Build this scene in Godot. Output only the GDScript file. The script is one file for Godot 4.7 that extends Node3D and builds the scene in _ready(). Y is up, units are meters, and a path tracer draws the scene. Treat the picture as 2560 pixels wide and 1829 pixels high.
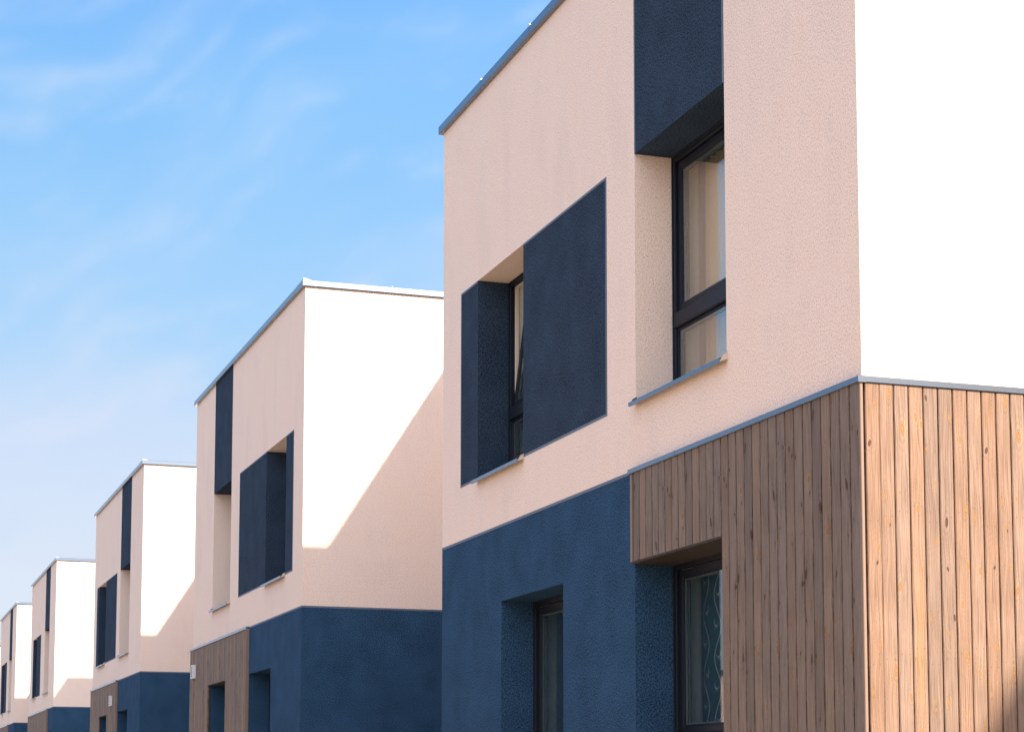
extends Node3D

# ---------------------------------------------------------------- shared
const T := 3.576            # top of the ground-floor band
const R := 7.176            # wall top under the roof edging
const P0 := 4.012           # sill of the upper openings
const P1 := 5.635           # head of the upper openings
const GH := 2.984           # head of the ground-floor openings
const GS := 1.36            # sill of the ground-floor openings
const DEPTH := 8.0
const SUN := Vector3(0.359, 0.556, 1.0)

var M := {}
var taken := {}
var board_meshes := {}
var seal := RandomNumberGenerator.new()

class MB:
	var v := PackedVector3Array()
	var n := PackedVector3Array()
	var u := PackedVector2Array()
	var ix := PackedInt32Array()
	func quad(a: Vector3, b: Vector3, c: Vector3, d: Vector3, out: Vector3, uv := [Vector2.ZERO, Vector2(1, 0), Vector2(1, 1), Vector2(0, 1)]) -> void:
		var nn := (b - a).cross(c - a)
		if nn.length_squared() < 1e-14:
			nn = (c - a).cross(d - a)
		nn = nn.normalized()
		var flip := nn.dot(out) < 0.0
		if flip:
			nn = -nn
		var k := v.size()
		v.append_array([a, b, c, d])
		n.append_array([nn, nn, nn, nn])
		u.append_array(uv)
		if flip:
			ix.append_array([k, k + 1, k + 2, k, k + 2, k + 3])
		else:
			ix.append_array([k, k + 2, k + 1, k, k + 3, k + 2])
	func box(a: Vector3, b: Vector3) -> void:
		var lo := Vector3(minf(a.x, b.x), minf(a.y, b.y), minf(a.z, b.z))
		var hi := Vector3(maxf(a.x, b.x), maxf(a.y, b.y), maxf(a.z, b.z))
		var p := []
		for i in 8:
			p.append(Vector3(hi.x if i & 1 else lo.x, hi.y if i & 2 else lo.y, hi.z if i & 4 else lo.z))
		quad(p[0], p[4], p[6], p[2], Vector3(-1, 0, 0))
		quad(p[1], p[5], p[7], p[3], Vector3(1, 0, 0))
		quad(p[0], p[1], p[5], p[4], Vector3(0, -1, 0))
		quad(p[2], p[3], p[7], p[6], Vector3(0, 1, 0))
		quad(p[0], p[1], p[3], p[2], Vector3(0, 0, -1))
		quad(p[4], p[5], p[7], p[6], Vector3(0, 0, 1))
	# a bar whose long edges are chamfered: runs along axis 0, 1 or 2
	func bar(a: Vector3, b: Vector3, c: float, axis: int) -> void:
		var lo := Vector3(minf(a.x, b.x), minf(a.y, b.y), minf(a.z, b.z))
		var hi := Vector3(maxf(a.x, b.x), maxf(a.y, b.y), maxf(a.z, b.z))
		var p := (axis + 1) % 3
		var q := (axis + 2) % 3
		var ring := [[lo[p] + c, lo[q]], [hi[p] - c, lo[q]], [hi[p], lo[q] + c], [hi[p], hi[q] - c], [hi[p] - c, hi[q]], [lo[p] + c, hi[q]], [lo[p], hi[q] - c], [lo[p], lo[q] + c]]
		var mid := (lo + hi) * 0.5
		var e0 := []
		var e1 := []
		for r in ring:
			var s := Vector3.ZERO
			s[axis] = lo[axis]; s[p] = r[0]; s[q] = r[1]
			e0.append(s)
			s[axis] = hi[axis]
			e1.append(s)
		for i in 8:
			var j := (i + 1) % 8
			var o: Vector3 = (e0[i] + e0[j]) * 0.5 - mid
			o[axis] = 0.0
			quad(e0[i], e0[j], e1[j], e1[i], o)
		var ax := Vector3.ZERO
		ax[axis] = 1.0
		for t in [[0, 1, 2, 3], [4, 5, 6, 7], [0, 3, 4, 7]]:
			quad(e0[t[0]], e0[t[1]], e0[t[2]], e0[t[3]], -ax)
			quad(e1[t[0]], e1[t[1]], e1[t[2]], e1[t[3]], ax)
	func mesh() -> ArrayMesh:
		var arr := []
		arr.resize(Mesh.ARRAY_MAX)
		arr[Mesh.ARRAY_VERTEX] = v
		arr[Mesh.ARRAY_NORMAL] = n
		arr[Mesh.ARRAY_TEX_UV] = u
		arr[Mesh.ARRAY_INDEX] = ix
		var m := ArrayMesh.new()
		m.add_surface_from_arrays(Mesh.PRIMITIVE_TRIANGLES, arr)
		return m

func numbered(called: String) -> String:
	if not taken.has(called):
		taken[called] = 0
		return called
	taken[called] += 1
	return "%s_%03d" % [called, taken[called]]

func tag(o: Node, label: String, category: String, group := "") -> void:
	o.set_meta("label", label)
	o.set_meta("category", category)
	if group != "":
		o.set_meta("group", group)

func thing(called: String, at: Vector3, label: String, category: String, group := "") -> Node3D:
	var o := Node3D.new()
	o.name = numbered(called)
	add_child(o)
	o.position = at
	tag(o, label, category, group)
	return o

func put(called: String, what, material: Material, parent: Node) -> MeshInstance3D:
	var o := MeshInstance3D.new()
	o.name = called
	o.mesh = what.mesh() if what is MB else what
	o.material_override = material
	parent.add_child(o, true)
	return o

func struct(called: String, what, material: Material) -> MeshInstance3D:
	var o := put(numbered(called), what, material, self)
	o.set_meta("kind", "structure")
	return o

# ---------------------------------------------------------------- materials
func lin(r: float, g: float, b: float) -> Color:       # real-world base colour -> sRGB
	return Color(r, g, b).linear_to_srgb()

func noise(freq: float, octaves: int, gain: float, s: int, kind := FastNoiseLite.TYPE_SIMPLEX_SMOOTH) -> FastNoiseLite:
	var f := FastNoiseLite.new()
	f.seed = s
	f.noise_type = kind
	f.frequency = freq
	f.fractal_type = FastNoiseLite.FRACTAL_FBM if octaves > 1 else FastNoiseLite.FRACTAL_NONE
	f.fractal_octaves = octaves
	f.fractal_gain = gain
	return f

func plain(c: Color, rough := 0.6, metal := 0.0) -> StandardMaterial3D:
	var m := StandardMaterial3D.new()
	m.albedo_color = c
	m.roughness = rough
	m.metallic = metal
	return m

# a rough render: fine grains over soft clouds, in world space. grains is the size in metres of the tile
func render_coat(c: Color, spread: float, mottle: float, tile: Vector3, relief: float, s: int, stain := Color(0.5, 0.4, 0.3), stains := 0.0, pits := 0.0) -> StandardMaterial3D:
	var size := 768
	var fine := noise(0.30, 2, 0.55, s).get_seamless_image(size, size)
	var broad := noise(0.008, 5, 0.55, s + 5).get_seamless_image(size, size / 3 if stains > 0.0 else size)   # stains run down the wall
	broad.resize(size, size, Image.INTERPOLATE_CUBIC)
	fine.convert(Image.FORMAT_L8)
	broad.convert(Image.FORMAT_L8)
	var fd := fine.get_data()
	var bd := broad.get_data()
	var px := PackedByteArray()
	px.resize(size * size * 3)
	var hp := PackedByteArray()
	hp.resize(size * size)
	var l := c.srgb_to_linear()
	var sl := stain.srgb_to_linear()
	var lut := PackedByteArray()
	lut.resize(4096)
	for i in 4096:
		lut[i] = int(clampf(Color(i / 4095.0, 0, 0).linear_to_srgb().r, 0, 1) * 255.0 + 0.5)
	for i in size * size:
		var f := fd[i] / 255.0
		var b := bd[i] / 255.0
		var k := 1.0 + spread * (f - 0.5) * 2.0 + mottle * (b - 0.5) * 2.0
		if f < 0.20:
			k *= 1.0 - pits * smoothstep(0.20, 0.10, f)
		var w := stains * clampf((b - 0.52) * 3.0, 0.0, 1.0)
		px[i * 3] = lut[int(clampf(lerpf(l.r, sl.r, w) * k, 0, 1) * 4095)]
		px[i * 3 + 1] = lut[int(clampf(lerpf(l.g, sl.g, w) * k, 0, 1) * 4095)]
		px[i * 3 + 2] = lut[int(clampf(lerpf(l.b, sl.b, w) * k, 0, 1) * 4095)]
		hp[i] = int(clampf(f, 0, 1) * 255)
	var m := StandardMaterial3D.new()
	m.albedo_texture = ImageTexture.create_from_image(Image.create_from_data(size, size, false, Image.FORMAT_RGB8, px))
	m.roughness = 0.95
	m.metallic_specular = 0.2
	m.uv1_triplanar = true
	m.uv1_world_triplanar = true
	m.uv1_scale = Vector3(1.0 / tile.x, 1.0 / tile.y, 1.0 / tile.z)
	if relief > 0.0:
		m.heightmap_enabled = true
		m.heightmap_texture = ImageTexture.create_from_image(Image.create_from_data(size, size, false, Image.FORMAT_L8, hp))
		m.heightmap_scale = relief
	return m

# sixteen pine boards side by side, stained grey-brown: grain, cathedral rings, knots with resin, nail heads
const WCOL := 16
func wood_sheet() -> StandardMaterial3D:
	var cw := 64
	var W := cw * WCOL
	var H := 1024
	var streak := noise(1.0, 3, 0.6, 31)
	var drift := noise(1.0, 2, 0.5, 77)
	var r := PackedFloat32Array()
	var g := PackedFloat32Array()
	var b := PackedFloat32Array()
	r.resize(W * H); g.resize(W * H); b.resize(W * H)
	var rng := RandomNumberGenerator.new()
	rng.seed = 4411
	var base := []
	for c in WCOL:
		var t := rng.randf_range(0.88, 1.06)
		var warm := rng.randf_range(-0.05, 0.06)
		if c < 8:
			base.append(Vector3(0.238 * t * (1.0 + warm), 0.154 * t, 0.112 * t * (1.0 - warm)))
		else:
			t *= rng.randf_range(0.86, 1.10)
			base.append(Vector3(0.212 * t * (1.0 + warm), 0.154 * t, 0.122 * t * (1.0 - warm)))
	# where the knots sit
	var knots := []
	for c in WCOL:
		var y := rng.randf_range(20, 120)
		var list := []
		while y < H - 20:
			list.append([rng.randf_range(8, 56), y, rng.randf_range(3.0, 4.4) + 5.0 * pow(rng.randf(), 2.0), rng.randf_range(1.0, 2.0), rng.randf() * (0.5 if c < 8 else 1.0), rng.randf_range(-0.5, 0.5)])
			if rng.randf() < 0.35:
				list.append([rng.randf_range(6, 58), y + rng.randf_range(4, 22), rng.randf_range(3.0, 5.4), rng.randf_range(1.0, 1.6), rng.randf() * (0.5 if c < 8 else 1.0), rng.randf_range(-0.6, 0.6)])
			y += rng.randf_range(36, 170)
		knots.append(list)
	for c in WCOL:
		var bc: Vector3 = base[c]
		var heart := rng.randf_range(10, 54)
		var off := c * 137.0
		for y in H:
			var dy := drift.get_noise_2d(off, y * 0.006) * 9.0
			var fade := drift.get_noise_2d(off + 60.0, y * 0.012)
			for x in cw:
				var xx := x + dy
				var s := streak.get_noise_2d(xx * 0.34 + off, y * 0.008)
				var d := absf(xx - heart)
				var ring := sin(d * 0.9 + drift.get_noise_2d(off + d * 0.02, y * 0.004) * 10.0)
				var k := 1.0 + 0.66 * s + 0.10 * ring + 0.10 * fade
				var grey := clampf(-s * 0.9 + fade * 0.6, 0.0, 1.0) * 0.22
				var i := y * W + c * cw + x
				r[i] = lerpf(bc.x, bc.y * 1.02, grey) * k
				g[i] = bc.y * k
				b[i] = lerpf(bc.z, bc.y * 0.86, grey) * k
		for kn in knots[c]:
			var kx: float = kn[0]
			var ky: float = kn[1]
			var kr: float = kn[2]
			var st: float = kn[3]
			var sort: float = kn[4]
			var tilt: float = kn[5]
			var reach := int(kr * st * 7.0)
			for y in range(maxi(0, int(ky) - reach), mini(H, int(ky) + reach)):
				for x in cw:
					var ddx := x - kx + tilt * (y - ky)
					var ddy := (y - ky) / st * 1.6
					var q := sqrt(ddx * ddx + ddy * ddy) / kr
					var i := y * W + c * cw + x
					if q < 1.0:
						var rg := 0.82 + 0.22 * sin(q * 9.0)
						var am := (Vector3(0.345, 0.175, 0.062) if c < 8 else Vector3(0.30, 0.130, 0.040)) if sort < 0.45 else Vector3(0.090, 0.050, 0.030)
						var e := smoothstep(1.0, 0.75, q)
						r[i] = lerpf(r[i] * 0.7, am.x * rg, e)
						g[i] = lerpf(g[i] * 0.7, am.y * rg, e)
						b[i] = lerpf(b[i] * 0.7, am.z * rg, e)
					else:
						# grain sweeping round the knot, and the dark or honeyed tail above and below it
						var tail := exp(-absf(ddx) / (kr * 0.9)) * exp(-absf(ddy) / (kr * 2.6))
						var w := sin(q * 5.5) * exp(-(q - 1.0) * 0.8) * 0.16
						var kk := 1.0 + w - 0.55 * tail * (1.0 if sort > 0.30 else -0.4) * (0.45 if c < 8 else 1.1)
						r[i] *= kk
						g[i] *= kk
						b[i] *= kk * (1.0 - 0.25 * tail * (1.0 if sort <= 0.45 else -0.6))
		if c == 2 or c == 5:      # a long run of resin on some boards
			var x0 := rng.randf_range(18, 46)
			var y0 := rng.randi_range(300, 640)
			for y in range(y0, y0 + 210):
				for x in cw:
					var w := smoothstep(7.0, 3.0, absf(x - x0 + drift.get_noise_2d(off, y * 0.03) * 4.0)) * smoothstep(0.0, 30.0, y - y0) * smoothstep(210.0, 150.0, y - y0) * 0.6
					var i := y * W + c * cw + x
					r[i] = lerpf(r[i], 0.42, w)
					g[i] = lerpf(g[i], 0.20, w)
					b[i] = lerpf(b[i], 0.055, w)
		for y in [10, 200, 201, 400, 401, 600, 800]:
			for x in [16, 17, 47, 48]:
				var i: int = (y + (c * 7) % 5) * W + c * cw + x
				r[i] *= 0.35; g[i] *= 0.33; b[i] *= 0.33
	var lut := PackedByteArray()
	lut.resize(4096)
	for i in 4096:
		lut[i] = int(clampf(Color(i / 4095.0, 0, 0).linear_to_srgb().r, 0, 1) * 255.0 + 0.5)
	var px := PackedByteArray()
	px.resize(W * H * 3)
	for i in W * H:
		px[i * 3] = lut[int(clampf(r[i], 0, 1) * 4095)]
		px[i * 3 + 1] = lut[int(clampf(g[i], 0, 1) * 4095)]
		px[i * 3 + 2] = lut[int(clampf(b[i], 0, 1) * 4095)]
	var m := StandardMaterial3D.new()
	m.albedo_texture = ImageTexture.create_from_image(Image.create_from_data(W, H, false, Image.FORMAT_RGB8, px))
	m.roughness = 0.72
	m.metallic_specular = 0.35
	return m

# sheer dark-green curtain with stitched waves of dots and crescents
func stitched_cloth() -> StandardMaterial3D:
	var W := 384
	var H := 512
	var im := Image.create(W, H, false, Image.FORMAT_RGB8)
	im.fill(lin(0.020, 0.070, 0.062))
	var dot := lin(0.92, 0.95, 0.92)
	var soft := lin(0.66, 0.76, 0.70)
	for c in 4:
		var cx := 48.0 + c * 96.0
		var ph := c * 1.7
		var prev := -99.0
		for i in 900:
			var y := i * H / 900.0
			var x := cx + sin(y / H * TAU * 2.0 + ph) * 26.0
			if y - prev > 7.5:
				prev = y
				im.fill_rect(Rect2i(int(x), int(y), 6, 5), dot)
		for k in 4:                                  # two crescents in every half wave
			var side := 1.0 if k % 2 == 0 else -1.0
			var oy := fposmod((k + 0.35) * H / 4.0 - ph / TAU * H / 2.0, H)
			for a in 120:
				var t := a / 119.0
				for w in [0.0, 1.0, 2.0, 3.0, 4.0]:
					var ang := 0.4 + t * 3.6
					var rad: float = 17.0 + w * (1.0 - absf(t - 0.5) * 2.0)
					im.set_pixel(posmod(int(cx + side * (cos(ang) * rad - 6.0)), W), posmod(int(oy + sin(ang) * rad), H), soft)
			for a in 80:
				var t := a / 79.0
				for w in [0.0, 1.0]:
					var ang := 3.6 + t * 2.6
					im.set_pixel(posmod(int(cx - side * (cos(ang) * (11.0 + w) + 12.0)), W), posmod(int(oy + 34.0 + sin(ang) * (11.0 + w)), H), soft)
	var m := StandardMaterial3D.new()
	m.albedo_texture = ImageTexture.create_from_image(im)
	m.roughness = 0.9
	m.uv1_scale = Vector3(1, 1, 1)
	return m

func make_sky(exposure: float) -> PanoramaSkyMaterial:
	var W := 2048
	var H := 1024
	var px := PackedFloat32Array()
	px.resize(W * H * 3)
	var a := noise(1.0, 5, 0.55, 901)
	var d := noise(1.0, 3, 0.5, 57)
	var view := Vector3(0.32, 0.2, -0.93).normalized()
	var side := view.cross(Vector3.UP).normalized()
	var up := side.cross(view).normalized()
	var along := (side * 0.90 + up * 0.43).normalized()          # the cirrus runs up to the right
	var across := along.cross(view).normalized()
	# colours by elevation in degrees, linear
	var stops := [[-90.0, Color8(140, 134, 128)], [-3.0, Color8(172, 172, 176)], [0.5, Color8(226, 235, 247)], [6.0, Color8(220, 231, 248)], [10.5, Color8(204, 223, 249)], [12.6, Color8(170, 212, 250)], [16.0, Color8(150, 203, 250)], [19.5, Color8(130, 193, 249)], [23.0, Color8(106, 178, 248)], [35.0, Color8(108, 174, 246)], [90.0, Color8(98, 160, 238)]]
	for s in stops:
		s[1] = s[1].srgb_to_linear()
	var white := Color8(190, 217, 250).srgb_to_linear()
	var pale := Color8(225, 232, 248).srgb_to_linear()
	var wispy := Color8(206, 224, 251).srgb_to_linear()
	var s0 := SUN.normalized()
	for y in H:
		var el := PI * (0.5 - (y + 0.5) / H)
		var ce := cos(el)
		var deg := rad_to_deg(el)
		for x in W:
			var az := (x + 0.5) / W * TAU
			var dir := Vector3(sin(az) * ce, sin(el), -cos(az) * ce)
			var wob := 0.0
			var c: Color
			if deg > -2.0:
				wob = d.get_noise_3dv(dir * 3.0) * 2.2 + dir.dot(side) * -3.0 * exp(-absf(deg - 10.0) * 0.15)
			var e := deg + wob * clampf(deg / 6.0, 0.0, 1.0)
			c = stops[0][1]
			for i in range(1, stops.size()):
				if e <= stops[i][0]:
					var t: float = clampf((e - stops[i - 1][0]) / (stops[i][0] - stops[i - 1][0]), 0.0, 1.0)
					c = stops[i - 1][1].lerp(stops[i][1], t)
					break
				c = stops[i][1]
			if deg > -1.0:
				var p := Vector3(dir.dot(along) * 2.4, dir.dot(across) * 13.0, dir.dot(view) * 2.4)
				p.y += d.get_noise_3dv(dir * 4.0) * 0.45
				var k := a.get_noise_3dv(p * 0.9) * 0.5 + 0.5
				var k2 := a.get_noise_3dv(Vector3(p.x * 2.6 + 9.0, p.y * 1.5, p.z * 2.6)) * 0.5 + 0.5
				var k3 := a.get_noise_3dv(Vector3(p.x * 6.0 - 4.0, p.y * 4.2, p.z * 6.0)) * 0.5 + 0.5
				var cover := smoothstep(0.40, 0.80, k * 0.46 + k2 * 0.32 + k3 * 0.22) * smoothstep(-2.0, 6.0, deg)
				c = c.lerp(white, cover * 0.62)
				var wisp := smoothstep(0.55, 0.82, k3 * 0.6 + k2 * 0.4) * 0.26
				c = c.lerp(wispy, wisp)
				var low := smoothstep(0.46, 0.74, k2 * 0.7 + k3 * 0.3) * smoothstep(15.5, 10.0, deg) * 0.55
				c = c.lerp(pale, low)
				var q := maxf(dir.dot(s0), 0.0)
				c = c + Color(0.95, 0.89, 0.80) * (pow(q, 24.0) * 0.8 + 1.85 * pow(dir.dot(s0) * 0.5 + 0.5, 2.4))
			var o := (y * W + x) * 3
			px[o] = c.r / exposure
			px[o + 1] = c.g / exposure
			px[o + 2] = c.b / exposure
	var m := PanoramaSkyMaterial.new()
	m.panorama = ImageTexture.create_from_image(Image.create_from_data(W, H, false, Image.FORMAT_RGBF, px.to_byte_array()))
	return m

# ---------------------------------------------------------------- house
# sheet with rectangular holes, at x, between z0 > z1; looks out along -x (out) 
func holed(mb: MB, x: float, z1: float, z0: float, y0: float, y1: float, holes: Array, out: Vector3) -> void:
	var zs := [z1, z0]
	var ys := [y0, y1]
	for h in holes:
		for z in [h[0], h[1]]:
			if z > z1 and z < z0 and not zs.has(z): zs.append(z)
		for y in [h[2], h[3]]:
			if y > y0 and y < y1 and not ys.has(y): ys.append(y)
	zs.sort()
	ys.sort()
	for i in zs.size() - 1:
		for j in ys.size() - 1:
			var cz: float = (zs[i] + zs[i + 1]) / 2
			var cy: float = (ys[j] + ys[j + 1]) / 2
			var gone := false
			for h in holes:
				if cz > h[0] and cz < h[1] and cy > h[2] and cy < h[3]:
					gone = true
			if not gone:
				mb.quad(Vector3(x, ys[j], zs[i]), Vector3(x, ys[j], zs[i + 1]), Vector3(x, ys[j + 1], zs[i + 1]), Vector3(x, ys[j + 1], zs[i]), out)

const RV := 0.262    # depth of the reveals
const TH := 0.42     # thickness of the wall

func reveal_side(mb: MB, z: float, y0: float, y1: float, out: float, x0 := 0.0) -> void:
	mb.quad(Vector3(x0, y0, z), Vector3(RV + 0.04, y0, z), Vector3(RV + 0.04, y1, z), Vector3(x0, y1, z), Vector3(0, 0, out))

func reveal_flat(mb: MB, y: float, z1: float, z0: float, out: float, x0 := 0.0) -> void:
	mb.quad(Vector3(x0, y, z1), Vector3(TH, y, z1), Vector3(TH, y, z0), Vector3(x0, y, z0), Vector3(0, out, 0))

func ring(mb: MB, x0: float, x1: float, z1: float, z0: float, y0: float, y1: float, w: float, c := 0.004) -> void:
	mb.bar(Vector3(x0, y0, z1), Vector3(x1, y1, z1 + w), c, 1)
	mb.bar(Vector3(x0, y0, z0 - w), Vector3(x1, y1, z0), c, 1)
	mb.bar(Vector3(x0, y0, z1 + w), Vector3(x1, y0 + w, z0 - w), c, 2)
	mb.bar(Vector3(x0, y1 - w, z1 + w), Vector3(x1, y1, z0 - w), c, 2)

func add_window(house: Node3D, z1: float, z0: float, y0: float, y1: float, split: float, tilted := false) -> Node3D:
	var x := RV
	var t0 := y0 + split
	var t1 := t0 + 0.100
	var fw := 0.042
	var f := MB.new()
	ring(f, x, x + 0.038, z1, z0, y0, y1, fw)
	ring(f, x - 0.006, x + 0.002, z1, z0, y0, y1, 0.012, 0.002)
	f.bar(Vector3(x - 0.012, t0, z1 + fw), Vector3(x + 0.084, t1, z0 - fw), 0.006, 2)
	f.bar(Vector3(x - 0.016, t0 + 0.004, z1 + fw), Vector3(x - 0.010, t0 + 0.020, z0 - fw), 0.002, 2)
	ring(f, x + 0.012, x + 0.038, z1 + fw, z0 - fw, y0 + fw, t0, 0.018, 0.003)
	var win := put("window", f, M.frame, house)
	var sz1 := z1 + fw + 0.005
	var sz0 := z0 - fw - 0.005
	var sy0 := t1 + 0.002
	var sh := y1 - fw - 0.005 - sy0
	var hinge := Vector3(x + 0.020, sy0, 0)
	var lean := Basis.IDENTITY
	if tilted:
		lean = Basis(Vector3(0, 0, 1), deg_to_rad(-7.0))
	var at := Transform3D(lean, hinge)
	var s := MB.new()
	ring(s, 0.0, 0.060, sz1, sz0, 0.0, sh, 0.046)
	ring(s, 0.006, 0.05, sz1 + 0.046, sz0 - 0.046, 0.046, sh - 0.046, 0.010, 0.002)
	var sash := put("sash", s, M.frame, win)
	sash.transform = at
	if tilted:
		sash.set_meta("label", "dark window sash tilted inwards at the top")
	for gx in [0.010, 0.028, 0.046]:
		var gl := MB.new()
		gl.box(Vector3(gx, 0.050, sz1 + 0.050), Vector3(gx + 0.004, sh - 0.050, sz0 - 0.050))
		put("pane", gl, M.glass, win).transform = at
	for gx in [0.0145, 0.0325]:
		var sp := MB.new()
		ring(sp, gx, gx + 0.013, sz1 + 0.0565, sz0 - 0.0565, 0.0565, sh - 0.0565, 0.012, 0.002)
		put("glazing_spacer", sp, M.spacer, win).transform = at
	var xa := x + 0.018
	for gx in [xa, xa + 0.018, xa + 0.036]:
		var g2 := MB.new()
		g2.box(Vector3(gx, y0 + 0.046, z1 + 0.046), Vector3(gx + 0.004, t0 - 0.004, z0 - 0.046))
		put("pane", g2, M.glass, win)
	for gx in [xa + 0.0045, xa + 0.0225]:
		var s2 := MB.new()
		ring(s2, gx, gx + 0.013, z1 + 0.0605, z0 - 0.0605, y0 + 0.0605, t0 - 0.0185, 0.012, 0.002)
		put("glazing_spacer", s2, M.spacer, win)
	# pale lining of the opening on the inside
	var rb := MB.new()
	ring(rb, x + 0.039, x + 0.074, z1 + 0.0005, z0 - 0.0005, y0, y1, 0.044, 0.003)
	put("inner_frame", rb, M.cream if tilted else M.lining, win)
	var ln := MB.new()
	ring(ln, x + 0.0745, TH + 0.02, z1 + 0.0005, z0 - 0.0005, y0, y1, 0.020, 0.002)
	put("inner_lining", ln, M.lining, win)
	return win

func add_sill(house: Node3D, z1: float, z0: float, y: float) -> void:
	var s := MB.new()
	var out := -0.052
	var a := z1 + 0.004
	var b := z0 + 0.012
	# sloping sheet, front lip, underside turn
	s.quad(Vector3(out, y - 0.010, a), Vector3(RV + 0.01, y + 0.012, a), Vector3(RV + 0.01, y + 0.012, b), Vector3(out, y - 0.010, b), Vector3(0, 1, 0))
	s.box(Vector3(out - 0.003, y - 0.036, a), Vector3(out + 0.001, y - 0.011, b))
	s.quad(Vector3(out, y - 0.014, a), Vector3(-0.001, y - 0.0105, a), Vector3(-0.001, y - 0.0105, b), Vector3(out, y - 0.014, b), Vector3(0, -1, 0))
	s.box(Vector3(out, y - 0.036, a), Vector3(out + 0.012, y - 0.033, b))
	var sill := put("window_sill", s, M.zinc, house)
	for k in 2:
		var z: float = a if k == 0 else b
		var e := MB.new()
		var w := 0.006
		var q := [Vector3(out - 0.002, y - 0.034, 0), Vector3(0.004, y - 0.012, 0), Vector3(0.004, y + 0.030, 0), Vector3(out + 0.028, y + 0.014, 0)]
		for side in [-w / 2, w / 2]:
			var o := Vector3(0, 0, z + side)
			e.quad(q[0] + o, q[1] + o, q[2] + o, q[3] + o, Vector3(0, 0, side))
		for i in 4:
			var o1 := Vector3(0, 0, z - w / 2)
			var o2 := Vector3(0, 0, z + w / 2)
			var j := (i + 1) % 4
			e.quad(q[i] + o1, q[j] + o1, q[j] + o2, q[i] + o2, Vector3(-1, 0.5, 0))
		put("end_cap", e, M.frame if k == 0 else M.buff, sill)

func board_mesh(w: float, h: float, col: int, from: float) -> ArrayMesh:
	var key := "%d/%d/%d/%d" % [roundi(w * 1e4), roundi(h * 1e3), col, roundi(from * 1e3)]
	if board_meshes.has(key):
		return board_meshes[key]
	# front at x = -0.022, hangs from y = 0 down to -h, z from -w/2 to w/2; a bevel on both long edges
	var mb := MB.new()
	var u0 := (col + 0.04) / WCOL
	var u1 := (col + 0.96) / WCOL
	var v0 := from / 3.6
	var v1 := (from + h) / 3.6
	var c := 0.004
	var f := -0.022
	var z := [-w / 2, -w / 2 + c, w / 2 - c, w / 2]
	var uu := [u0, lerpf(u0, u1, 0.05), lerpf(u0, u1, 0.95), u1]
	var xx := [f + c, f, f, f + c]
	for i in 3:
		mb.quad(Vector3(xx[i], 0, z[i]), Vector3(xx[i + 1], 0, z[i + 1]), Vector3(xx[i + 1], -h, z[i + 1]), Vector3(xx[i], -h, z[i]), Vector3(-1, 0, (i - 1) * 0.5), [Vector2(uu[i], v0), Vector2(uu[i + 1], v0), Vector2(uu[i + 1], v1), Vector2(uu[i], v1)])
	for i in [0, 3]:
		mb.quad(Vector3(xx[i], 0, z[i]), Vector3(0, 0, z[i]), Vector3(0, -h, z[i]), Vector3(xx[i], -h, z[i]), Vector3(0, 0, z[i]), [Vector2(uu[i], v0), Vector2(uu[i], v0), Vector2(uu[i], v1), Vector2(uu[i], v1)])
	for y in [0.0, -h]:
		mb.quad(Vector3(f + c, y, z[0]), Vector3(f + c, y, z[3]), Vector3(0, y, z[3]), Vector3(0, y, z[0]), Vector3(0, 1 if y == 0.0 else -1, 0), [Vector2(u0, v0), Vector2(u1, v0), Vector2(u1, v0 + 0.01), Vector2(u0, v0 + 0.01)])
	board_meshes[key] = mb.mesh()
	return board_meshes[key]

func add_board(house: Node3D, zc: float, top: float, h: float, w: float, col: int, from: float) -> void:
	var o := put("board", board_mesh(w, h, col, from), M.wood, house)
	o.position = Vector3(-0.012 + seal.randf_range(-0.0012, 0.0012), top, zc)

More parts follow.
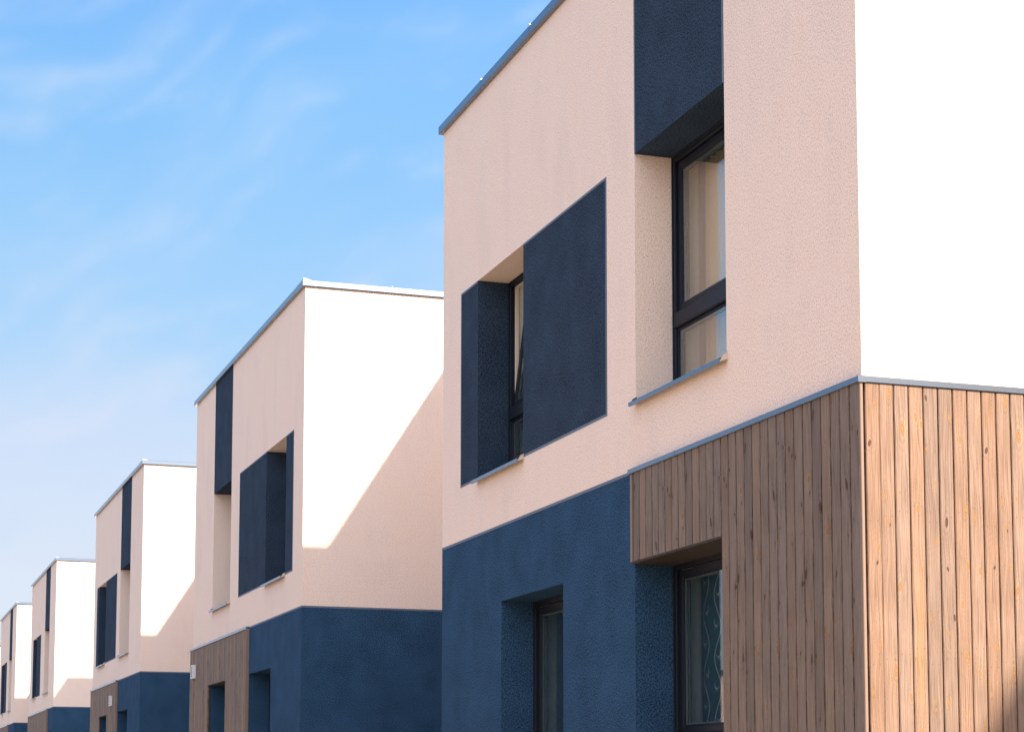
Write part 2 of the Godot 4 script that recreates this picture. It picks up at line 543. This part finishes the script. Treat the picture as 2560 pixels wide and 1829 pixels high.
# roof edging of folded metal: four lengths round the roof, seams standing on it
func add_edging(house: Node3D, z1: float, seams: Array, gable_seams: Array) -> void:
	var o := 0.040
	var y0 := R - 0.004
	var y1 := R + 0.066
	var e := MB.new()
	e.bar(Vector3(-o, y0, z1 - o), Vector3(0.34, y1, o - 0.3402), 0.005, 2)
	var edge := put("roof_edging", e, M.zinc, house)
	var g := MB.new()
	g.bar(Vector3(-o, y0, -0.30), Vector3(DEPTH + o, y1, o), 0.005, 0)
	var ge := put("roof_edging", g, M.zinc, house)
	var g2 := MB.new()
	g2.bar(Vector3(0.3402, y0, z1 - o), Vector3(DEPTH + o, y1, z1 + 0.30), 0.005, 0)
	g2.bar(Vector3(DEPTH - 0.30, y0, z1 + 0.3002), Vector3(DEPTH + o, y1, -0.3002), 0.005, 2)
	put("roof_edging", g2, M.zinc, house)
	for z in seams:
		var s := MB.new()
		s.box(Vector3(-o - 0.002, y0 + 0.012, z - 0.004), Vector3(0.20, y1 + 0.003, z + 0.004))
		s.box(Vector3(-o + 0.006, y1 + 0.002, z - 0.003), Vector3(-o + 0.022, y1 + 0.007, z + 0.003))
		put("seam", s, M.zinc, edge)
	for x in gable_seams:
		var s := MB.new()
		s.box(Vector3(x - 0.003, y0 + 0.010, 0.0), Vector3(x + 0.003, y1 + 0.003, o + 0.0028))
		s.box(Vector3(x - 0.006, y1, o - 0.03), Vector3(x + 0.006, y1 + 0.015, o - 0.016))
		put("seam", s, M.zinc, ge)
	# the folded corner tip
	var t := MB.new()
	t.quad(Vector3(-o + 0.004, y1 - 0.002, o - 0.004), Vector3(0.07, y1 - 0.002, o - 0.004), Vector3(-o + 0.010, y1 + 0.024, o - 0.010), Vector3(-o + 0.006, y1 + 0.020, o - 0.008), Vector3(0, 0, 1))
	t.quad(Vector3(-o + 0.004, y1 - 0.002, o - 0.004), Vector3(-o + 0.004, y1 - 0.002, -0.05), Vector3(-o + 0.008, y1 + 0.020, o - 0.014), Vector3(-o + 0.006, y1 + 0.020, o - 0.008), Vector3(-1, 0, 0))
	put("corner_fold", t, M.zinc, edge)

# d: name, z0, z1, panel [far, near], hole [far, near], strip [far, near], wood [far, near], wood_hole, blue_hole (all measured back from z0)
func build_house(d: Dictionary) -> Node3D:
	var h := thing("terraced_house", Vector3(0, 0, d.z0), d.label, "house", "terraced houses in a row")
	var z1: float = d.z1 - d.z0
	var pn: Array = d.panel
	var po: Array = d.hole
	var st: Array = d.strip
	var wd: Array = d.wood
	var wo: Array = d.wood_hole
	var bo: Array = d.blue_hole
	var holes := [[po[0], po[1], P0, P1], [st[0], st[1], P0, P1], [wo[0], wo[1], GS, GH], [bo[0], bo[1], GS, GH]]
	var O := Vector3(-1, 0, 0)
	# upper wall, pale render, with its own cheeks
	var w := MB.new()
	holed(w, 0.0, z1, 0.0, T, R, holes + [[pn[0], pn[1], P0, P1], [st[0], st[1], P1, R]], O)
	reveal_side(w, st[0], P0, P1, 1)
	reveal_side(w, st[1], P0, P1, -1)
	reveal_flat(w, P0 - 0.004, st[0], st[1], 1)
	reveal_flat(w, P1, po[0], po[1], -1)
	w.quad(Vector3(0, T, 0), Vector3(DEPTH, T, 0), Vector3(DEPTH, R, 0), Vector3(0, R, 0), Vector3(0, 0, 1))
	w.quad(Vector3(0, T, z1), Vector3(DEPTH, T, z1), Vector3(DEPTH, R, z1), Vector3(0, R, z1), Vector3(0, 0, -1))
	w.quad(Vector3(DEPTH, 0, 0), Vector3(DEPTH, R, 0), Vector3(DEPTH, R, z1), Vector3(DEPTH, 0, z1), Vector3(1, 0, 0))
	put("upper_wall", w, M.pale, h)
	# navy field around the upper opening
	var b := MB.new()
	holed(b, 0.0, pn[0], pn[1], P0, P1, [[po[0], po[1], P0, P1]], O)
	reveal_side(b, po[0], P0, P1, 1)
	reveal_side(b, po[1], P0, P1, -1)
	reveal_flat(b, P0 - 0.004, po[0], po[1], 1)
	put("navy_panel", b, M.navy, h)
	# navy field above the tall window
	var s := MB.new()
	holed(s, 0.0, st[0], st[1], P1, R, [], O)
	reveal_flat(s, P1, st[0], st[1], -1)
	put("navy_panel", s, M.navy, h)
	# smooth masked margins along the navy fields
	var eb := 0.017
	var xe := -0.0025
	for r in [[pn[0], po[0], P1 - eb, P1], [po[1], pn[1], P1 - eb, P1], [pn[0], po[0], P0, P0 + eb], [po[1], pn[1], P0, P0 + eb], [pn[0], pn[0] + 0.02, P0 + eb, P1 - eb], [pn[1] - 0.02, pn[1], P0 + eb, P1 - eb], [st[0], st[0] + 0.02, P1, R], [st[1] - 0.02, st[1], P1, R]]:
		margin(h, [Vector3(xe, r[2], r[0]), Vector3(xe, r[2], r[1]), Vector3(xe, r[3], r[1]), Vector3(xe, r[3], r[0])], O)
	# ground floor
	var g := MB.new()
	holed(g, 0.0, z1, 0.0, 0.0, T, holes, O)
	for o in [wo, bo]:
		reveal_side(g, o[0], GS, GH, 1)
		reveal_side(g, o[1], GS, GH, -1)
		reveal_flat(g, GH, o[0], o[1], -1)
		reveal_flat(g, GS - 0.004, o[0], o[1], 1)
	g.quad(Vector3(0, 0, 0), Vector3(DEPTH, 0, 0), Vector3(DEPTH, T, 0), Vector3(0, T, 0), Vector3(0, 0, 1))
	g.quad(Vector3(0, 0, z1), Vector3(DEPTH, 0, z1), Vector3(DEPTH, T, z1), Vector3(0, T, z1), Vector3(0, 0, -1))
	put("lower_wall", g, M.navy_low, h)
	var bz: Array = d.band
	margin(h, [Vector3(xe, T - 0.020, bz[0]), Vector3(xe, T - 0.020, bz[1]), Vector3(xe, T, bz[1]), Vector3(xe, T, bz[0])], O)
	if not d.get("wrap", false):
		margin(h, [Vector3(xe, T - 0.020, 0.0025), Vector3(DEPTH, T - 0.020, 0.0025), Vector3(DEPTH, T, 0.0025), Vector3(xe, T, 0.0025)], Vector3(0, 0, 1))
	# roof slab, floors and rooms
	var rf := MB.new()
	rf.box(Vector3(0.01, R - 0.30, z1 + 0.01), Vector3(DEPTH - 0.01, R - 0.02, -0.01))
	put("roof", rf, M.felt, h)
	var rm := MB.new()
	holed(rm, TH, z1 + 0.3, -0.3, 0.3, R - 0.31, holes, Vector3(1, 0, 0))
	rm.box(Vector3(TH, T - 0.30, z1 + 0.3), Vector3(DEPTH - 0.3, T + 0.02, -0.3))
	rm.box(Vector3(TH, 0.20, z1 + 0.3), Vector3(DEPTH - 0.3, 0.30, -0.3))
	rm.quad(Vector3(TH, 0.3, -0.3), Vector3(DEPTH - 0.3, 0.3, -0.3), Vector3(DEPTH - 0.3, R - 0.31, -0.3), Vector3(TH, R - 0.31, -0.3), Vector3(0, 0, -1))
	rm.quad(Vector3(TH, 0.3, z1 + 0.3), Vector3(DEPTH - 0.3, 0.3, z1 + 0.3), Vector3(DEPTH - 0.3, R - 0.31, z1 + 0.3), Vector3(TH, R - 0.31, z1 + 0.3), Vector3(0, 0, 1))
	rm.quad(Vector3(3.6, 0.3, -0.3), Vector3(3.6, R - 0.31, -0.3), Vector3(3.6, R - 0.31, z1 + 0.3), Vector3(3.6, 0.3, z1 + 0.3), Vector3(-1, 0, 0))
	put("room_walls", rm, M.room, h)
	# windows and sills
	d.w_panel = add_window(h, po[0], po[1], P0, P1, 0.486, d.get("tilt", false))
	d.w_strip = add_window(h, st[0], st[1], P0, P1, 0.486)
	d.w_wood = add_window(h, wo[0], wo[1], GS, GH, 0.44)
	d.w_blue = add_window(h, bo[0], bo[1], GS, GH, 0.44)
	add_sill(h, po[0], po[1], P0)
	add_sill(h, st[0], st[1], P0)
	add_sill(h, wo[0], wo[1], GS)
	add_sill(h, bo[0], bo[1], GS)
	# roof edging with a seam every 1.19 m
	var seams := []
	var z := z1 + 1.16
	while z < -0.2:
		seams.append(z)
		z += 1.19
	add_edging(h, z1, seams, d.get("gable_seams", []))
	# timber cladding
	clad(h, d, z1, wd, wo)
	return h

func margin(h: Node3D, q: Array, out: Vector3) -> void:
	var mb := MB.new()
	mb.quad(q[0], q[1], q[2], q[3], out)
	put("painted_margin", mb, M.margin, h)

func clad(h: Node3D, d: Dictionary, z1: float, wd: Array, wo: Array) -> void:
	var bottom := 0.30
	var top := T - 0.030
	var proud := 0.012
	# battens behind the boards, dark
	var bt := MB.new()
	holed(bt, -0.006, wd[0], wd[1], bottom, top, [[wo[0], wo[1], GS, GH]], Vector3(-1, 0, 0))
	if d.get("wrap", false):
		bt.quad(Vector3(-0.006, bottom, 0.006), Vector3(4.2, bottom, 0.006), Vector3(4.2, top, 0.006), Vector3(-0.006, top, 0.006), Vector3(0, 0, 1))
	put("batten_backing", bt, M.gap, h)
	# metal trim over the boards
	var tr := MB.new()
	var ext: float = 0.045 if d.get("wrap", false) else 0.0
	tr.bar(Vector3(-0.045, T - 0.031, wd[0] - 0.02), Vector3(0.002, T + 0.002, wd[1] + ext), 0.003, 2)
	var trim := put("cladding_trim", tr, M.zinc, h)
	if d.get("wrap", false):
		var tg := MB.new()
		tg.bar(Vector3(0.0022, T - 0.031, -0.002), Vector3(4.2, T + 0.002, 0.0452), 0.003, 0)
		put("cladding_trim", tg, M.zinc, h)
		var jt := MB.new()
		jt.box(Vector3(-0.0465, T - 0.032, -2.22), Vector3(-0.03, T + 0.0025, -2.214))
		put("trim_joint", jt, M.zinc, trim)
	# soffit of the window in the boards
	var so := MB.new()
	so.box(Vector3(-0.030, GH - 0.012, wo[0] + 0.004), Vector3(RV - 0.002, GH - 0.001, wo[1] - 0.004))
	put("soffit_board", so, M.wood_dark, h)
	if d.get("near", false):
		var pitch := 0.1008
		var gap := 0.015
		var n := int(round((wd[1] - wd[0]) / pitch))
		# from the near corner backwards
		var z := 0.026
		for i in n:
			var zc := z - pitch * (i + 0.5)
			if zc - pitch / 2 < wd[0] - 0.01:
				break
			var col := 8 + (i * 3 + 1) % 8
			var from := 0.02 + (i % 5) * 0.02
			if zc > wo[0] and zc < wo[1] - 0.01:
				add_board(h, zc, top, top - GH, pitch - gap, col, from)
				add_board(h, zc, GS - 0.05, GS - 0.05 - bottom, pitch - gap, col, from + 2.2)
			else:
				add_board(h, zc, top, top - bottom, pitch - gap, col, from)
		# narrow slip closing the far edge
		var slip := MB.new()
		slip.box(Vector3(-0.034, GH, wd[0] - 0.004), Vector3(-0.004, top, wd[0] + 0.026))
		put("edge_slip", slip, M.wood_plain, h)
		# gable side
		var gp := 0.0832
		for i in 51:
			var xc := -0.010 + gp * (i + 0.5) + (0.006 if i == 0 else 0.0)
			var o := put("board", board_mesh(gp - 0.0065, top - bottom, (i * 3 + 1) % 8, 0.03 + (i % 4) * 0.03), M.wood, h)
			o.transform = Transform3D(Basis(Vector3.UP, PI / 2), Vector3(xc, top, 0.012 + seal.randf_range(-0.0012, 0.0012)))
		var cs := MB.new()
		cs.bar(Vector3(-0.030, bottom, 0.008), Vector3(-0.013, top, 0.034), 0.003, 1)
		put("corner_slip", cs, M.wood_plain, h)
	else:
		# too narrow to pick apart from here: real boards, joined
		var pitch := 0.1008
		var n := int((wd[1] - wd[0]) / pitch)
		var st := MB.new()
		for i in n:
			var zc: float = wd[0] + pitch * (i + 0.5)
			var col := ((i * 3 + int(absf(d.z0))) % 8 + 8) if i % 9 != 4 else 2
			var spans := [[top, top - bottom, 0.02]]
			if zc > wo[0] and zc < wo[1]:
				spans = [[top, top - GH, 0.02], [GS - 0.05, GS - 0.05 - bottom, 2.2]]
			for sp in spans:
				var bm := board_mesh(pitch - 0.010, sp[1], col, sp[2])
				var arr := bm.surface_get_arrays(0)
				var k := st.v.size()
				var off := Vector3(-0.012 + seal.randf_range(-0.002, 0.002), sp[0], zc)
				for q in arr[Mesh.ARRAY_VERTEX]:
					st.v.append(q + off)
				st.n.append_array(arr[Mesh.ARRAY_NORMAL])
				st.u.append_array(arr[Mesh.ARRAY_TEX_UV])
				for q in arr[Mesh.ARRAY_INDEX]:
					st.ix.append(q + k)
		var joined := put("board_cladding", st, M.wood, h)
		joined.set_meta("kind", "stuff")
		# upright edge profile where the boards stop at the navy wall
		var ep := MB.new()
		ep.bar(Vector3(-0.046, bottom, wd[1] - 0.004), Vector3(0.0, top + 0.002, wd[1] + 0.016), 0.003, 1)
		put("edge_profile", ep, M.wood_plain, h)

func make_vent(at: Vector3, label: String) -> Node3D:
	var o := thing("vent_grille", at, label, "vent", "vent grilles on the timber cladding")
	var f := MB.new()
	f.bar(Vector3(-0.044, 0, -0.10), Vector3(0, 0.19, 0.10), 0.004, 1)
	put("housing", f, M.white, o)
	for k in 6:
		var sl := MB.new()
		var y := 0.022 + k * 0.027
		sl.box(Vector3(-0.0455, y, -0.045), Vector3(-0.040, y + 0.014, 0.055))
		put("slot", sl, M.black, o)
	return o

# cloth hanging in folds: z from z1 to z0 (world), behind the glass
func make_curtain(called: String, x: float, z1: float, z0: float, y0: float, y1: float, amp: float, wave: float, m: Material, uvs: Vector2, s: int) -> MB:
	var mb := MB.new()
	var f := noise(1.0, 2, 0.5, s)
	var cols := 150
	var prev := []
	for i in cols + 1:
		var t := float(i) / cols
		var z := lerpf(z1, z0, t)
		var ph := z * TAU / wave + f.get_noise_1d(z * 3.0) * 2.4
		var o := sin(ph) * amp * (0.7 + 0.5 * f.get_noise_1d(z * 5.0 + 40.0)) + sin(ph * 2.3) * amp * 0.22
		var row := [Vector3(x + o * 0.75, y1, z), Vector3(x + o, (y0 + y1) / 2, z + o * 0.15), Vector3(x + o * 1.15, y0, z + o * 0.25)]
		if i > 0:
			for j in 2:
				var u0 := (t - 1.0 / cols) * uvs.x
				var u1 := t * uvs.x
				var k := mb.v.size()
				mb.quad(prev[j], row[j], row[j + 1], prev[j + 1], Vector3(-1, 0, 0), [Vector2(u0, j * uvs.y / 2), Vector2(u1, j * uvs.y / 2), Vector2(u1, (j + 1) * uvs.y / 2), Vector2(u0, (j + 1) * uvs.y / 2)])
		prev = row
	return mb

func _ready() -> void:
	seal.seed = 20
	# ------------------------------------------------------------ camera
	var cam := Camera3D.new()
	cam.name = "camera"
	cam.projection = Camera3D.PROJECTION_FRUSTUM
	cam.near = 0.1
	cam.far = 900.0
	var F := 4866.688
	cam.size = 1829.0 / F * cam.near
	cam.frustum_offset = Vector2(0.0, 562.473 / F * cam.near)
	var yaw := 0.326563
	var pitch := 0.101765
	cam.position = Vector3(-4.666, 1.552, 8.396)
	cam.basis = Basis(Vector3.UP, -yaw) * Basis(Vector3.RIGHT, pitch) * Basis(Vector3.BACK, 0.000985)
	add_child(cam)
	cam.current = true
	# ------------------------------------------------------------ sky, sun, exposure
	var exposure := 2.6
	var we := WorldEnvironment.new()
	we.name = "daylight"
	var env := Environment.new()
	env.background_mode = Environment.BG_SKY
	var sky := Sky.new()
	sky.sky_material = make_sky(exposure)
	env.sky = sky
	env.tonemap_mode = Environment.TONE_MAPPER_LINEAR
	env.tonemap_exposure = exposure
	env.sdfgi_enabled = true
	env.ssao_enabled = true
	env.ssil_enabled = true
	we.environment = env
	add_child(we)
	var sun := DirectionalLight3D.new()
	sun.name = "sun"
	sun.light_energy = 1.25
	sun.light_color = Color(1.0, 0.93, 0.85)
	sun.light_angular_distance = 0.8
	sun.shadow_enabled = true
	add_child(sun)
	sun.look_at_from_position(SUN.normalized() * 50.0, Vector3.ZERO)

	# ------------------------------------------------------------ materials
	M.pale = render_coat(lin(0.86, 0.685, 0.585), 0.30, 0.05, Vector3(2.9, 2.9, 2.9), 0.35, 3, lin(0.75, 0.555, 0.44), 0.26, 0.30)
	M.navy = render_coat(lin(0.030, 0.049, 0.080), 1.3, 0.16, Vector3(2.9, 2.9, 2.9), 0.35, 11)
	M.navy_low = render_coat(lin(0.028, 0.069, 0.132), 1.15, 0.16, Vector3(2.9, 2.9, 2.9), 0.35, 17)
	M.margin = plain(lin(0.12, 0.15, 0.21), 0.7)
	M.zinc = plain(lin(0.17, 0.21, 0.27), 0.22, 0.75)
	M.frame = plain(lin(0.010, 0.014, 0.024), 0.45)
	M.frame.metallic_specular = 0.3
	M.buff = plain(lin(0.62, 0.50, 0.40), 0.6)
	M.cream = plain(lin(0.72, 0.60, 0.48), 0.5)
	M.white = plain(lin(0.72, 0.70, 0.72), 0.5)
	M.black = plain(lin(0.012, 0.013, 0.016), 0.8)
	M.gap = plain(lin(0.045, 0.028, 0.022), 0.9)
	M.spacer = plain(lin(0.07, 0.10, 0.10), 0.45)
	M.felt = plain(lin(0.10, 0.10, 0.105), 0.9)
	M.room = plain(lin(0.74, 0.62, 0.48), 0.9)
	M.wood = wood_sheet()
	M.wood_plain = plain(lin(0.240, 0.166, 0.128), 0.75)
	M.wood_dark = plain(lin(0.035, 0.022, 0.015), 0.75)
	M.glass = StandardMaterial3D.new()
	M.glass.albedo_color = Color(0.05, 0.16, 0.12, 0.03)
	M.glass.transparency = BaseMaterial3D.TRANSPARENCY_ALPHA
	M.glass.roughness = 0.0
	M.glass.metallic_specular = 0.5
	M.green = plain(lin(0.03, 0.07, 0.06), 0.6)
	M.linen = plain(lin(0.88, 0.72, 0.42), 0.9)
	M.linen.backlight_enabled = true
	M.linen.backlight = lin(0.24, 0.19, 0.10)
	M.stitched = stitched_cloth()
	M.blind = plain(lin(0.30, 0.40, 0.30), 0.8)
	M.lining = plain(lin(0.80, 0.84, 0.74), 0.7)

	# ------------------------------------------------------------ the ground
	var gr := MB.new()
	gr.quad(Vector3(-400, -0.02, 400), Vector3(400, -0.02, 400), Vector3(400, -0.02, -500), Vector3(-400, -0.02, -500), Vector3.UP)
	struct("ground", gr, render_coat(lin(0.26, 0.19, 0.10), 0.3, 0.25, Vector3(4, 4, 4), 0.0, 41))
	var pv := MB.new()
	pv.box(Vector3(-6.0, -0.15, -90), Vector3(-0.002, 0.0, 30))
	struct("pavement", pv, render_coat(lin(0.42, 0.32, 0.21), 0.1, 0.1, Vector3(2.5, 2.5, 2.5), 0.0, 43))
	var kb := MB.new()
	kb.bar(Vector3(-6.15, -0.15, -90), Vector3(-6.002, 0.004, 30), 0.012, 2)
	struct("kerb", kb, plain(lin(0.42, 0.41, 0.40), 0.9))
	var rd := MB.new()
	rd.quad(Vector3(-12.4, -0.012, 60), Vector3(-6.15, -0.012, 60), Vector3(-6.15, -0.012, -120), Vector3(-12.4, -0.012, -120), Vector3.UP)
	struct("road", rd, render_coat(lin(0.20, 0.185, 0.17), 0.15, 0.1, Vector3(2.5, 2.5, 2.5), 0.0, 47))

	# ------------------------------------------------------------ the row of houses
	var A := {"z0": 0.0, "z1": -7.214, "panel": [-6.696, -3.418], "hole": [-6.24, -5.124], "strip": [-2.922, -1.558], "wood": [-2.942, 0.0], "wood_hole": [-2.949, -1.562], "blue_hole": [-5.634, -4.269], "band": [-7.214, -2.96], "wrap": true, "near": true, "tilt": true, "gable_seams": [1.0, 2.2],
		"label": "nearest house, pale render over navy, timber boards wrapping its sunlit corner"}
	var B := {"z0": -12.623, "z1": -19.843, "panel": [-3.769, -0.508], "hole": [-2.052, -0.918], "strip": [-5.666, -4.357], "wood": [-7.26, -2.985], "wood_hole": [-5.70, -4.396], "blue_hole": [-2.975, -1.651], "band": [-2.96, 0.0], "gable_seams": [1.0, 2.2],
		"label": "second house from the front, white gable half in shadow, navy strip left of its panel"}
	var C := {"z0": -25.318, "z1": -32.296, "panel": [-6.493, -3.359], "hole": [-6.133, -5.012], "strip": [-2.877, -1.536], "wood": [-7.02, -2.93], "wood_hole": [-5.53, -4.255], "blue_hole": [-2.90, -1.549], "band": [-2.90, 0.0],
		"label": "third house from the front, narrow white gable, vent grille right of its boarded window"}
	var D := {"z0": -40.424, "z1": -47.275, "panel": [-6.101, -3.781], "hole": [-5.935, -4.965], "strip": [-2.712, -1.514], "wood": [-6.90, -1.36], "wood_hole": [-5.3, -4.1], "blue_hole": [-1.25, -0.45], "band": [-1.33, 0.0],
		"label": "fourth house, pale tall gable whose lower right corner lies in shadow, beyond the third"}
	var E := {"z0": -52.539, "z1": -59.192, "panel": [-5.90, -3.51], "hole": [-5.35, -4.565], "strip": [-2.60, -1.52], "wood": [-6.70, -2.20], "wood_hole": [-5.3, -4.1], "blue_hole": [-1.9, -0.7], "band": [-2.17, 0.0],
		"label": "fifth house, slim and far, its roof corner left of the fourth house"}
	var G := {"z0": -71.0, "z1": -78.0, "panel": [-6.1, -3.5], "hole": [-5.4, -4.5], "strip": [-2.7, -1.5], "wood": [-7.04, -2.4], "wood_hole": [-5.3, -4.1], "blue_hole": [-1.9, -0.7], "band": [-2.37, 0.0],
		"label": "last house, only a sliver of its gable showing at the left edge"}
	var hs := []
	for d in [A, B, C, D, E, G]:
		hs.append(build_house(d))
	# recessed wings that tie the houses together behind the gaps (local to the house in front of the gap)
	wing(hs[0], 2.25, A.z1, B.z0, 0.0)
	wing(hs[1], 2.25, B.z1, C.z0, B.z0)
	wing(hs[2], 2.25, C.z1, -35.10, C.z0)
	wing(hs[3], 2.25, D.z1, E.z0, D.z0)
	wing(hs[0], 4.17, 12.5, 0.0, 0.0)  # not a link: unseen block added to shade the corner of the nearest gable

	make_vent(Vector3(-0.034, 3.134, -19.46), "white vent grille on the timber of the second house, left of its boarded window")
	make_vent(Vector3(-0.034, 3.120, -28.86), "small white vent grille on the third house's timber, near its navy edge")

	# ------------------------------------------------------------ curtains and inner things of the nearest house
	var c1 := make_curtain("curtain", 0.475, -2.84, -1.64, 4.00, 5.62, 0.024, 0.105, M.linen, Vector2(1, 1), 5)
	tag(put("curtain", c1, M.linen, self), "beige curtain hanging in folds behind the tall upper window", "curtain")
	var c2 := make_curtain("curtain", 0.442, -2.92, -1.60, 1.385, 2.96, 0.006, 0.34, M.stitched, Vector2(2.1, 2.0), 9)
	tag(put("lace_curtain", c2, M.stitched, self), "dark green sheer curtain stitched with wavy dots, behind the window in the boards", "curtain")
	var hd := MB.new()
	hd.bar(Vector3(0.352, 2.325, -5.584), Vector3(0.366, 2.455, -5.568), 0.004, 1)
	hd.box(Vector3(0.345, 2.442, -5.614), Vector3(0.366, 2.458, -5.568))
	put("handle", hd, M.white, A.w_blue)
	var bl := make_curtain("curtain", 0.62, -4.88, -4.30, 1.30, 3.05, 0.02, 0.16, M.blind, Vector2(1, 1), 21)
	tag(put("green_curtain", bl, M.blind, self), "dim green curtain inside the window of the navy ground floor wall", "curtain")

	# ------------------------------------------------------------ across the street, one mirrored in the glass, the rest unseen, added for bounce light
	# [z of the near end, length, roof height, label]
	var rows := [[30.0, 17.0, 7.1, "unseen pale two storey house across the street, nearest the viewer"], [10.5, 17.0, 7.1, "unseen pale two storey house across the street, facing the nearest house"], [-9.0, 14.0, 7.1, "unseen pale two storey house across the street, facing the first gap"], [-27.0, 20.0, 4.5, "low pale house with a dark green roof edge, mirrored in the lower window"], [-49.0, 18.0, 4.5, "low pale house across the street, farthest along"]]
	for k in rows.size():
		var q: Array = rows[k]
		var o := thing("opposite_house", Vector3(-16.0, 0, q[0]), q[3], "house", "houses across the street")
		var w := MB.new()
		w.box(Vector3(-9, 0, -q[1]), Vector3(0, q[2], 0))
		put("wall", w, M.pale, o)
		var rr := MB.new()
		rr.bar(Vector3(-9.05, q[2] + 0.002, -q[1] - 0.05), Vector3(0.05, q[2] + 0.13, 0.05), 0.01, 2)
		put("roof_edging", rr, M.green, o)
		for j in 4:
			for f in (2 if q[2] > 6.0 else 1):
				var wn := MB.new()
				var zj: float = -1.6 - j * (q[1] - 3.4) / 3.4
				wn.box(Vector3(0.002, 1.2 + f * 3.2, zj - 1.3), Vector3(0.04, 2.7 + f * 3.2, zj))
				put("window", wn, M.frame, o)

func wing(h: Node3D, x: float, za: float, zb: float, z0: float) -> void:
	var lo := minf(za, zb) - z0
	var hi := maxf(za, zb) - z0
	var w := MB.new()
	w.box(Vector3(x, T + 0.001, lo + 0.004), Vector3(DEPTH - 0.05, R, hi - 0.004))
	put("recessed_wing", w, M.pale, h)
	var lw := MB.new()
	lw.box(Vector3(x, 0, lo + 0.004), Vector3(DEPTH - 0.05, T, hi - 0.004))
	put("lower_wall", lw, M.navy_low, h)
	var e := MB.new()
	e.bar(Vector3(x - 0.04, R + 0.002, lo - 0.036), Vector3(DEPTH - 0.04, R + 0.073, hi + 0.036), 0.005, 2)
	put("roof_edging", e, M.zinc, h)
